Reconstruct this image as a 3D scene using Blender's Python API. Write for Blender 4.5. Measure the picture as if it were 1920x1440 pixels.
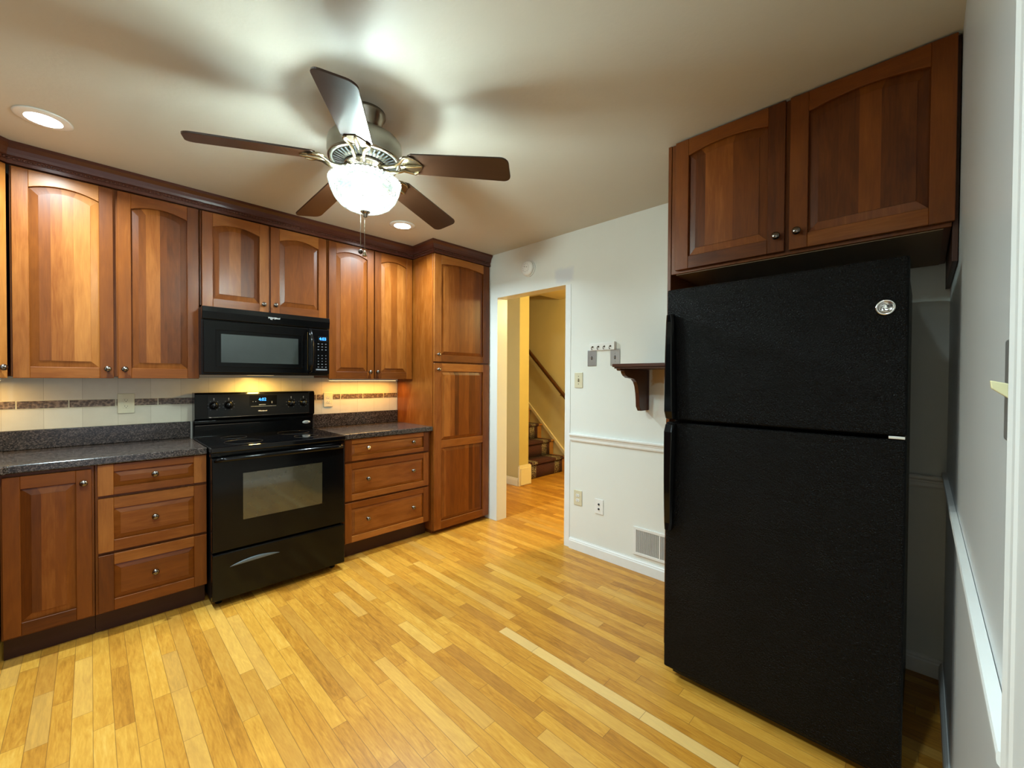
import bpy, bmesh, math, random
from mathutils import Matrix, Vector
random.seed(7)
for o in list(bpy.data.objects): bpy.data.objects.remove(o)
scn = bpy.context.scene
C = scn.collection
PI = math.pi

# ------------------------------------------------------------------ camera
def make_camera():
    f, yaw, pitch, roll, h = 781.2, math.radians(44.657), math.radians(0.745), math.radians(0.307), 1.371
    fw = Vector((math.cos(yaw), math.sin(yaw), 0)); rt = Vector((math.sin(yaw), -math.cos(yaw), 0)); up = Vector((0, 0, 1))
    F = fw*math.cos(pitch) - up*math.sin(pitch); U = up*math.cos(pitch) + fw*math.sin(pitch)
    R = rt*math.cos(roll) + U*math.sin(roll); U2 = U*math.cos(roll) - rt*math.sin(roll)
    cd = bpy.data.cameras.new('camera'); cd.sensor_fit = 'HORIZONTAL'; cd.sensor_width = 36.0
    cd.lens = f/1920*36.0; cd.clip_start = 0.01
    co = bpy.data.objects.new('camera', cd); C.objects.link(co)
    m = Matrix.Identity(4)
    for i in range(3):
        m[i][0] = R[i]; m[i][1] = U2[i]; m[i][2] = -F[i]
    m[0][3], m[1][3], m[2][3] = 0, 0, h
    co.matrix_world = m
    scn.camera = co
make_camera()

# ------------------------------------------------------------------ world, lamps, exposure
scn.view_settings.view_transform = 'Standard'
scn.view_settings.look = 'None'
scn.view_settings.gamma = 1
scn.view_settings.exposure = 1.16
w = bpy.data.worlds.new('world'); scn.world = w; w.use_nodes = True
w.node_tree.nodes['Background'].inputs[0].default_value = (0.80, 0.88, 1.0, 1)
w.node_tree.nodes['Background'].inputs[1].default_value = 0.6

def lamp(name, kind, loc, power, color, rot=(0, 0, 0), **kw):
    d = bpy.data.lights.new(name, kind); d.energy = power; d.color = color
    for k, v in kw.items(): setattr(d, k, v)
    o = bpy.data.objects.new(name, d); o.location = loc; o.rotation_euler = rot; C.objects.link(o)
    return o
CEIL = 2.56
FX, FY = 0.877, 1.804           # ceiling fan axis
# (the three bulbs inside the fan's glass bowl are emitting meshes, see the ceiling fan)
RECESSED = [(-0.145, 2.905), (1.712, 2.900)]
for (x, y) in RECESSED + [(-0.145, 1.45), (-0.145, 0.35)]:     # last two: unseen fill lamps without fixtures, added for ambient light
    lamp('recessed_and_fill_beam', 'AREA', (x, y, CEIL-0.012), 15 if y > 2 else 10.0, (0.74, 0.96, 1.04), shape='DISK', size=0.11, spread=math.radians(150))
lamp('range_hood_light', 'AREA', (0.87, 3.44, 1.372), 1.7, (1.0, 0.62, 0.14), shape='RECTANGLE', size=0.07, size_y=0.04)
lamp('under_cabinet_beam', 'AREA', (1.70, 3.50, 1.338), 1.5, (1.0, 0.50, 0.10), shape='RECTANGLE', size=0.62, size_y=0.05)
lamp('under_cabinet_beam', 'AREA', (-0.50, 3.46, 1.338), 0.9, (1.0, 0.62, 0.20), shape='RECTANGLE', size=0.34, size_y=0.05)
lamp('hall_lamp_light', 'POINT', (4.25, 1.75, 2.30), 44, (1.0, 0.83, 0.38), shadow_soft_size=0.09)

# ------------------------------------------------------------------ material helpers
def mat(name):
    m = bpy.data.materials.new(name); m.use_nodes = True
    nt = m.node_tree; b = nt.nodes['Principled BSDF']
    return m, nt, b
def nd(nt, t, **kw):
    n = nt.nodes.new(t)
    for k, v in kw.items(): setattr(n, k, v)
    return n
def lk(nt, a, b): nt.links.new(a, b)
def mathn(nt, op, a, b=None, c=None):
    n = nd(nt, 'ShaderNodeMath', operation=op)
    for i, v in enumerate((a, b, c)):
        if v is None: continue
        if hasattr(v, 'is_output'): lk(nt, v, n.inputs[i])
        else: n.inputs[i].default_value = v
    return n.outputs[0]
def ramp(nt, fac, stops):
    r = nd(nt, 'ShaderNodeValToRGB'); lk(nt, fac, r.inputs[0])
    e = r.color_ramp.elements
    while len(e) < len(stops): e.new(0.5)
    for i, (p, c) in enumerate(stops):
        e[i].position = p; e[i].color = (*c, 1)
    return r.outputs[0]
def noise(nt, vec, scale, detail=3, rough=0.55, dist=0.0):
    n = nd(nt, 'ShaderNodeTexNoise'); lk(nt, vec, n.inputs['Vector'])
    n.inputs['Scale'].default_value = scale; n.inputs['Detail'].default_value = detail
    n.inputs['Roughness'].default_value = rough; n.inputs['Distortion'].default_value = dist
    return n.outputs['Fac']
def bump(nt, b, h, strength=0.2, dist=0.01):
    n = nd(nt, 'ShaderNodeBump'); n.inputs['Strength'].default_value = strength; n.inputs['Distance'].default_value = dist
    lk(nt, h, n.inputs['Height']); lk(nt, n.outputs[0], b.inputs['Normal'])
def mapping(nt, vec, scale=(1, 1, 1)):
    n = nd(nt, 'ShaderNodeMapping'); lk(nt, vec, n.inputs['Vector']); n.inputs['Scale'].default_value = scale
    return n.outputs[0]
def mixc(nt, fac, a, b, blend='MIX'):
    n = nd(nt, 'ShaderNodeMix', data_type='RGBA', blend_type=blend)
    for i, v in ((0, fac), (6, a), (7, b)):
        if hasattr(v, 'is_output'): lk(nt, v, n.inputs[i])
        elif i == 0: n.inputs[0].default_value = v
        else: n.inputs[i].default_value = (*v, 1)
    return n.outputs[2]
def plain(name, col, rough=0.5, metal=0.0, spec=0.5, coat=0.0, var=0.06, vscale=9.0, bmp=0.0, bscale=60, emit=None, estr=0.0):
    m, nt, b = mat(name)
    tc = nd(nt, 'ShaderNodeTexCoord').outputs['Object']
    nz = noise(nt, tc, vscale, 3)
    c = ramp(nt, nz, [(0.25, tuple(x*(1-var) for x in col)), (0.75, tuple(min(1, x*(1+var)) for x in col))])
    lk(nt, c, b.inputs['Base Color'])
    b.inputs['Roughness'].default_value = rough; b.inputs['Metallic'].default_value = metal
    b.inputs['Specular IOR Level'].default_value = spec; b.inputs['Coat Weight'].default_value = coat
    b.inputs['Coat Roughness'].default_value = 0.12
    if bmp: bump(nt, b, noise(nt, tc, bscale, 4), bmp, 0.003)
    if emit:
        b.inputs['Emission Color'].default_value = (*emit, 1); b.inputs['Emission Strength'].default_value = estr
    return m
def wood(name, dark, mid, light, rough=0.38, coat=0.10, figure=1.0):
    m, nt, b = mat(name)
    uv = nd(nt, 'ShaderNodeUVMap', uv_map='grain').outputs[0]
    tone = nd(nt, 'ShaderNodeAttribute', attribute_name='tone').outputs['Fac']
    fine = noise(nt, mapping(nt, uv, (1, 0.05, 1)), 190, 3, 0.6)
    fig = noise(nt, mapping(nt, uv, (1, 0.16, 1)), 16, 4, 0.55, 1.6)
    cloud = noise(nt, mapping(nt, uv, (1, 0.5, 1)), 7, 2, 0.5)
    fac = mathn(nt, 'ADD', mathn(nt, 'MULTIPLY', tone, 0.62), mathn(nt, 'MULTIPLY', fine, 0.24))
    fac = mathn(nt, 'ADD', fac, mathn(nt, 'MULTIPLY', fig, 0.42*figure))
    fac = mathn(nt, 'ADD', fac, mathn(nt, 'MULTIPLY', cloud, 0.16))
    fac = mathn(nt, 'SUBTRACT', fac, 0.24)
    lk(nt, ramp(nt, fac, [(0.06, dark), (0.50, mid), (0.98, light)]), b.inputs['Base Color'])
    b.inputs['Roughness'].default_value = rough; b.inputs['Coat Weight'].default_value = coat
    b.inputs['Coat Roughness'].default_value = 0.22; b.inputs['Specular IOR Level'].default_value = 0.24
    bump(nt, b, fine, 0.06, 0.002)
    return m

M = {}
M['cherry'] = wood('cherry_wood', (0.062, 0.0125, 0.0010), (0.180, 0.0455, 0.0040), (0.410, 0.150, 0.030))
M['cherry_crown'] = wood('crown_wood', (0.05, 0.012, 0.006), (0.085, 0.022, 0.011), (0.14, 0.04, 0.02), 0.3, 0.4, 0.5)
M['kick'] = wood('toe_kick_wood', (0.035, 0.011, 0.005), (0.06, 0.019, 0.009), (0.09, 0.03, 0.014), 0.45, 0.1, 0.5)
M['shelf'] = wood('shelf_wood', (0.04, 0.010, 0.004), (0.075, 0.020, 0.008), (0.12, 0.035, 0.014), 0.35, 0.3, 0.5)
M['rail_wood'] = wood('handrail_wood', (0.07, 0.024, 0.006), (0.13, 0.048, 0.011), (0.2, 0.08, 0.02), 0.35, 0.2, 0.5)
M['blade'] = wood('walnut_blade', (0.014, 0.0055, 0.003), (0.030, 0.0125, 0.006), (0.065, 0.028, 0.012), 0.30, 0.45, 0.8)
M['oak'] = wood('oak_tread', (0.22, 0.09, 0.02), (0.38, 0.17, 0.04), (0.5, 0.25, 0.07), 0.35, 0.3)
M['cab_under'] = wood('cabinet_underside', (0.16, 0.10, 0.05), (0.22, 0.14, 0.075), (0.28, 0.19, 0.10), 0.5, 0.0, 0.4)
M['black'] = plain('black_enamel', (0.0025, 0.0026, 0.0028), 0.13, spec=0.26, coat=0.0, var=0.05)
M['black_matte'] = plain('black_plastic', (0.0025, 0.0025, 0.0027), 0.38, spec=0.3, var=0.05)
M['cooktop'] = plain('black_ceramic_glass', (0.0025, 0.0025, 0.003), 0.07, var=0.05)
M['oven_glass'] = plain('oven_window_glass', (0.050, 0.045, 0.028), 0.05, spec=1.0, coat=0.8, var=0.1)  # olive base raised to put the floor's reflection into the colour
M['added_pane_dark'] = plain('added_window_glass', (0.004, 0.005, 0.007), 0.03, spec=0.5)
M['micro_glass'] = plain('microwave_window_screen', (0.030, 0.035, 0.033), 0.28, spec=0.5, var=0.12, vscale=14)
M['pewter'] = plain('dark_pewter', (0.20, 0.17, 0.15), 0.22, metal=1.0, var=0.1)
M['bronze'] = plain('antique_bronze', (0.30, 0.26, 0.20), 0.24, metal=1.0, var=0.12, vscale=20)
M['motor'] = plain('motor_housing_metal', (0.40, 0.40, 0.34), 0.42, metal=0.8, var=0.06)
M['dish'] = plain('dark_bronze_dish', (0.15, 0.13, 0.09), 0.38, metal=1.0, var=0.1)
M['brass'] = plain('polished_antique_brass', (0.34, 0.28, 0.18), 0.22, metal=1.0, var=0.1, vscale=25)
M['steel'] = plain('brushed_steel_plate', (0.40, 0.40, 0.39), 0.38, metal=0.85, var=0.08)
M['chrome'] = plain('bright_chrome', (0.75, 0.75, 0.74), 0.14, metal=1.0, var=0.03)
M['white_plastic'] = plain('white_plastic', (0.80, 0.79, 0.75), 0.35, var=0.03)
M['ivory'] = plain('ivory_plastic', (0.66, 0.60, 0.42), 0.35, var=0.04)
M['ivory_dark'] = plain('ivory_slots', (0.10, 0.08, 0.05), 0.5)
M['trim'] = plain('white_trim_paint', (0.80, 0.80, 0.77), 0.30, var=0.03, coat=0.15)
M['grey_print'] = plain('grey_panel_print', (0.17, 0.18, 0.20), 0.4)
M['white_print'] = plain('silver_lettering', (0.75, 0.76, 0.78), 0.3)
M['blue_led'] = plain('blue_display', (0.02, 0.1, 0.5), 0.3, emit=(0.03, 0.25, 1.0), estr=2.2)
M['lens'] = plain('lamp_lens', (0.9, 0.9, 0.9), 0.4, emit=(0.90, 0.96, 1.0), estr=9.0)
M['warm_lens'] = plain('warm_lamp_lens', (0.9, 0.8, 0.6), 0.4, emit=(1.0, 0.72, 0.30), estr=0.6)
M['bulb'] = plain('lamp_bulb', (0.9, 0.9, 0.9), 0.4, emit=(0.79, 1.0, 0.99), estr=185.0)
M['hall_paint'] = plain('cream_hall_paint', (0.70, 0.58, 0.29), 0.55, var=0.04, vscale=3)
M['hall_paint_dim'] = plain('dimmed_hall_paint', (0.56, 0.45, 0.17), 0.55, var=0.04, vscale=3)  # darker copy of the hall paint; its dim warm light is in the colour
M['hall_trim'] = plain('cream_hall_trim', (0.80, 0.70, 0.44), 0.4, var=0.03)
M['tape'] = plain('yellow_plastic', (0.72, 0.66, 0.38), 0.4)
M['handle_grey'] = plain('grey_handle_recess', (0.10, 0.12, 0.13), 0.4)
M['ring_print'] = plain('dark_ring_print', (0.012, 0.012, 0.013), 0.3)
M['void'] = plain('dark_slot', (0.012, 0.012, 0.012), 0.7)
M['vent_dark'] = plain('vent_shade_dark', (0.10, 0.095, 0.085), 0.6)

def painted(name, col, rough, bscale, bstr, patches=()):
    m, nt, b = mat(name)
    tc = nd(nt, 'ShaderNodeTexCoord').outputs['Object']
    nz = noise(nt, tc, 2.2, 3)
    c = ramp(nt, nz, [(0.3, tuple(x*0.965 for x in col)), (0.7, col)])
    if patches:
        sep = nd(nt, 'ShaderNodeSeparateXYZ'); lk(nt, tc, sep.inputs[0])
        wob = mathn(nt, 'MULTIPLY', mathn(nt, 'SUBTRACT', noise(nt, tc, 9, 4), 0.5), 0.10)
        for (y0, y1, z0, z1, pc, soft) in patches:
            dy = mathn(nt, 'SUBTRACT', mathn(nt, 'ABSOLUTE', mathn(nt, 'SUBTRACT', sep.outputs[1], (y0+y1)/2)), abs(y1-y0)/2)
            dz = mathn(nt, 'SUBTRACT', mathn(nt, 'ABSOLUTE', mathn(nt, 'SUBTRACT', sep.outputs[2], (z0+z1)/2)), abs(z1-z0)/2)
            d = mathn(nt, 'ADD', mathn(nt, 'MAXIMUM', dy, dz), wob)
            mr = nd(nt, 'ShaderNodeMapRange'); lk(nt, d, mr.inputs[0])
            mr.inputs[1].default_value = -soft; mr.inputs[2].default_value = soft
            mr.inputs[3].default_value = 1; mr.inputs[4].default_value = 0
            c = mixc(nt, mr.outputs[0], c, pc)
    lk(nt, c, b.inputs['Base Color'])
    b.inputs['Roughness'].default_value = rough
    bump(nt, b, noise(nt, tc, bscale, 4), bstr, 0.004)
    return m
M['ceiling'] = painted('ceiling_paint', (0.62, 0.585, 0.50), 0.50, 55, 0.16)
M['wall'] = painted('white_wall_paint', (0.78, 0.785, 0.73), 0.34, 70, 0.05,
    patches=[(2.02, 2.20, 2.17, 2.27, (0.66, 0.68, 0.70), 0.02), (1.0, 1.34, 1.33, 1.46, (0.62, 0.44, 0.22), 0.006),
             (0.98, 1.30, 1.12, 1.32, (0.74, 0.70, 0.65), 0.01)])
M['wall_near'] = painted('grey_wall_paint', (0.60, 0.61, 0.60), 0.28, 70, 0.08)
M['wall_plain'] = painted('plain_wall_paint', (0.72, 0.68, 0.58), 0.5, 70, 0.05)

def floor_material():
    m, nt, b = mat('oak_strip_floor')
    tc = nd(nt, 'ShaderNodeTexCoord').outputs['Object']
    s = nd(nt, 'ShaderNodeSeparateXYZ'); lk(nt, tc, s.inputs[0])
    bw = 0.0595
    xr = mathn(nt, 'DIVIDE', s.outputs[0], bw); row = mathn(nt, 'FLOOR', xr); fx = mathn(nt, 'FRACT', xr)
    def wn(v, dim='1D', sock='W'):
        n = nd(nt, 'ShaderNodeTexWhiteNoise', noise_dimensions=dim); lk(nt, v, n.inputs[sock]); return n.outputs
    r1 = wn(row)[0]; r2 = wn(mathn(nt, 'ADD', row, 57.3))[0]
    L = mathn(nt, 'ADD', mathn(nt, 'MULTIPLY', r1, 0.85), 0.34)
    yy = mathn(nt, 'DIVIDE', mathn(nt, 'ADD', s.outputs[1], mathn(nt, 'MULTIPLY', r2, 5.0)), L)
    idx = mathn(nt, 'FLOOR', yy); fy = mathn(nt, 'FRACT', yy)
    cv = nd(nt, 'ShaderNodeCombineXYZ'); lk(nt, row, cv.inputs[0]); lk(nt, idx, cv.inputs[1])
    w3 = wn(cv.outputs[0], '3D', 'Vector'); tone = w3[0]; hue = w3[1]
    off = nd(nt, 'ShaderNodeVectorMath', operation='MULTIPLY_ADD')
    lk(nt, w3[1], off.inputs[0]); off.inputs[1].default_value = (31, 47, 19); lk(nt, tc, off.inputs[2])
    gv = mapping(nt, off.outputs[0], (1, 0.10, 1))
    fine = noise(nt, gv, 150, 4, 0.62)
    fig = noise(nt, mapping(nt, off.outputs[0], (1, 0.16, 1)), 26, 4, 0.6, 2.2)
    blot = noise(nt, mapping(nt, off.outputs[0], (1, 0.35, 1)), 9, 3, 0.5)
    big = noise(nt, tc, 1.1, 2)
    fac = mathn(nt, 'ADD', mathn(nt, 'MULTIPLY', tone, 0.30), mathn(nt, 'MULTIPLY', fine, 0.42))
    fac = mathn(nt, 'ADD', fac, mathn(nt, 'MULTIPLY', fig, 0.52))
    fac = mathn(nt, 'ADD', fac, mathn(nt, 'MULTIPLY', blot, 0.22))
    fac = mathn(nt, 'SUBTRACT', fac, 0.26)
    col = ramp(nt, fac, [(0.12, (0.25, 0.088, 0.009)), (0.38, (0.47, 0.200, 0.022)), (0.60, (0.61, 0.300, 0.040)), (0.90, (0.76, 0.45, 0.10))])
    hs = nd(nt, 'ShaderNodeSeparateColor'); lk(nt, hue, hs.inputs[0])
    col = mixc(nt, mathn(nt, 'MULTIPLY', mathn(nt, 'GREATER_THAN', hs.outputs[1], 0.91), 0.26), col, (0.77, 0.49, 0.14))
    col = mixc(nt, mathn(nt, 'MULTIPLY', mathn(nt, 'LESS_THAN', hs.outputs[1], 0.10), 0.35), col, (0.34, 0.145, 0.03))
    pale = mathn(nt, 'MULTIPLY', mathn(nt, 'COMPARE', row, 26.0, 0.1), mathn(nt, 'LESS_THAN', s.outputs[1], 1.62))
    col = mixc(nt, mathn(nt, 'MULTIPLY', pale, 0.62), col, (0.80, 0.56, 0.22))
    ex = mathn(nt, 'MULTIPLY', mathn(nt, 'MINIMUM', fx, mathn(nt, 'SUBTRACT', 1.0, fx)), bw)
    ey = mathn(nt, 'MULTIPLY', mathn(nt, 'MINIMUM', fy, mathn(nt, 'SUBTRACT', 1.0, fy)), L)
    gap = mathn(nt, 'LESS_THAN', mathn(nt, 'MINIMUM', ex, ey), 0.0011)
    col = mixc(nt, mathn(nt, 'MULTIPLY', gap, 0.62), col, (0.15, 0.06, 0.015))
    lk(nt, col, b.inputs['Base Color'])
    b.inputs['Roughness'].default_value = 0.27
    lk(nt, mathn(nt, 'ADD', mathn(nt, 'MULTIPLY', big, 0.2), 0.26), b.inputs['Roughness'])
    b.inputs['Specular IOR Level'].default_value = 0.38
    h = mathn(nt, 'SUBTRACT', mathn(nt, 'MULTIPLY', fine, 0.25), gap)
    bump(nt, b, h, 0.12, 0.002)
    return m
M['floor'] = floor_material()

def stone():
    m, nt, b = mat('speckled_counter_laminate')
    tc = nd(nt, 'ShaderNodeTexCoord').outputs['Object']
    v = nd(nt, 'ShaderNodeTexVoronoi'); lk(nt, tc, v.inputs['Vector']); v.inputs['Scale'].default_value = 210
    n1 = noise(nt, tc, 120, 4, 0.7); n2 = noise(nt, tc, 45, 3)
    sv = nd(nt, 'ShaderNodeSeparateColor'); lk(nt, v.outputs['Color'], sv.inputs[0])
    fac = mathn(nt, 'ADD', mathn(nt, 'MULTIPLY', sv.outputs[0], 0.45), mathn(nt, 'ADD', mathn(nt, 'MULTIPLY', n1, 0.45), mathn(nt, 'MULTIPLY', n2, 0.25)))
    lk(nt, ramp(nt, fac, [(0.32, (0.009, 0.007, 0.006)), (0.60, (0.036, 0.027, 0.023)), (0.88, (0.14, 0.105, 0.09))]), b.inputs['Base Color'])
    b.inputs['Roughness'].default_value = 0.18; b.inputs['Specular IOR Level'].default_value = 0.4
    return m
M['stone'] = stone()

def tile():
    m, nt, b = mat('beige_wall_tile')
    tc = nd(nt, 'ShaderNodeTexCoord').outputs['Object']
    s = nd(nt, 'ShaderNodeSeparateXYZ'); lk(nt, tc, s.inputs[0])
    tx = mathn(nt, 'DIVIDE', mathn(nt, 'ADD', s.outputs[0], 10.0 - 0.106), 0.1565)
    fx = mathn(nt, 'FRACT', tx)
    ex = mathn(nt, 'MULTIPLY', mathn(nt, 'MINIMUM', fx, mathn(nt, 'SUBTRACT', 1.0, fx)), 0.1565)
    g = mathn(nt, 'LESS_THAN', ex, 0.0012)
    wn = nd(nt, 'ShaderNodeTexWhiteNoise', noise_dimensions='1D'); lk(nt, mathn(nt, 'FLOOR', tx), wn.inputs['W'])
    n1 = noise(nt, tc, 14, 4)
    fac = mathn(nt, 'ADD', mathn(nt, 'MULTIPLY', wn.outputs[0], 0.4), mathn(nt, 'MULTIPLY', n1, 0.6))
    c = ramp(nt, fac, [(0.2, (0.60, 0.53, 0.40)), (0.8, (0.70, 0.63, 0.49))])
    c = mixc(nt, g, c, (0.50, 0.43, 0.31))
    lk(nt, c, b.inputs['Base Color']); b.inputs['Roughness'].default_value = 0.25
    bump(nt, b, mathn(nt, 'SUBTRACT', mathn(nt, 'MULTIPLY', n1, 0.2), g), 0.15, 0.003)
    return m
M['tile'] = tile()
def pebble():
    m, nt, b = mat('pebble_border_tile')
    tc = nd(nt, 'ShaderNodeTexCoord').outputs['Object']
    v = nd(nt, 'ShaderNodeTexVoronoi'); lk(nt, tc, v.inputs['Vector']); v.inputs['Scale'].default_value = 75
    n1 = noise(nt, tc, 160, 3)
    fac = mathn(nt, 'ADD', mathn(nt, 'MULTIPLY', v.outputs['Distance'], 0.7), mathn(nt, 'MULTIPLY', n1, 0.5))
    lk(nt, ramp(nt, fac, [(0.25, (0.055, 0.036, 0.026)), (0.6, (0.13, 0.085, 0.06)), (0.85, (0.30, 0.21, 0.15))]), b.inputs['Base Color'])
    b.inputs['Roughness'].default_value = 0.4
    bump(nt, b, v.outputs['Distance'], 0.5, 0.004)
    return m
M['pebble'] = pebble()
def fridge_skin():
    m, nt, b = mat('textured_black_steel')
    tc = nd(nt, 'ShaderNodeTexCoord').outputs['Object']
    b.inputs['Base Color'].default_value = (0.006, 0.006, 0.0065, 1)
    b.inputs['Roughness'].default_value = 0.24; b.inputs['Specular IOR Level'].default_value = 0.13
    n1 = noise(nt, tc, 210, 2, 0.5, 0.6); n2 = noise(nt, tc, 55, 2, 0.5)
    c = ramp(nt, n2, [(0.3, (0.0007, 0.0007, 0.0007)), (0.7, (0.0013, 0.0013, 0.0013))]); lk(nt, c, b.inputs['Base Color'])
    bump(nt, b, mathn(nt, 'ADD', n1, mathn(nt, 'MULTIPLY', n2, 0.5)), 0.95, 0.006)
    return m
M['fridge'] = fridge_skin()
def ribbed_glass():
    m, nt, b = mat('ribbed_bowl_glass')
    nt.nodes.remove(b)
    out = nt.nodes['Material Output']
    tr = nd(nt, 'ShaderNodeBsdfTransparent'); tr.inputs[0].default_value = (0.96, 1.0, 0.98, 1)
    tl = nd(nt, 'ShaderNodeBsdfTranslucent'); tl.inputs[0].default_value = (0.80, 0.90, 0.84, 1)
    gl = nd(nt, 'ShaderNodeBsdfGlossy'); gl.inputs['Roughness'].default_value = 0.08
    m1 = nd(nt, 'ShaderNodeMixShader'); m1.inputs[0].default_value = 0.020
    lk(nt, tr.outputs[0], m1.inputs[1]); lk(nt, tl.outputs[0], m1.inputs[2])
    fr = nd(nt, 'ShaderNodeFresnel'); fr.inputs[0].default_value = 1.5
    m2 = nd(nt, 'ShaderNodeMixShader'); lk(nt, fr.outputs[0], m2.inputs[0])
    lk(nt, m1.outputs[0], m2.inputs[1]); lk(nt, gl.outputs[0], m2.inputs[2]); lk(nt, m2.outputs[0], out.inputs[0])
    return m
M['glass'] = ribbed_glass()
def carpet():
    m, nt, b = mat('burgundy_stair_runner')
    uv = nd(nt, 'ShaderNodeUVMap', uv_map='grain').outputs[0]
    s = nd(nt, 'ShaderNodeSeparateXYZ'); lk(nt, uv, s.inputs[0])
    n1 = noise(nt, uv, 90, 3, 0.7); n2 = noise(nt, uv, 28, 2, 0.5, 2.5)
    base = ramp(nt, n1, [(0.35, (0.035, 0.008, 0.006)), (0.62, (0.095, 0.026, 0.018)), (0.85, (0.20, 0.075, 0.04))])
    e = mathn(nt, 'ABSOLUTE', mathn(nt, 'SUBTRACT', s.outputs[0], 0.0))
    dist = mathn(nt, 'ABSOLUTE', mathn(nt, 'SUBTRACT', e, 0.255))
    band = mathn(nt, 'LESS_THAN', dist, 0.055)
    rng = mathn(nt, 'LESS_THAN', mathn(nt, 'ABSOLUTE', mathn(nt, 'SUBTRACT', n2, 0.5)), 0.055)
    c = mixc(nt, band, base, (0.03, 0.012, 0.010))
    c = mixc(nt, mathn(nt, 'MULTIPLY', band, rng), c, (0.42, 0.33, 0.20))
    lk(nt, c, b.inputs['Base Color']); b.inputs['Roughness'].default_value = 0.95
    bump(nt, b, n1, 0.6, 0.006)
    return m
M['carpet'] = carpet()

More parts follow.
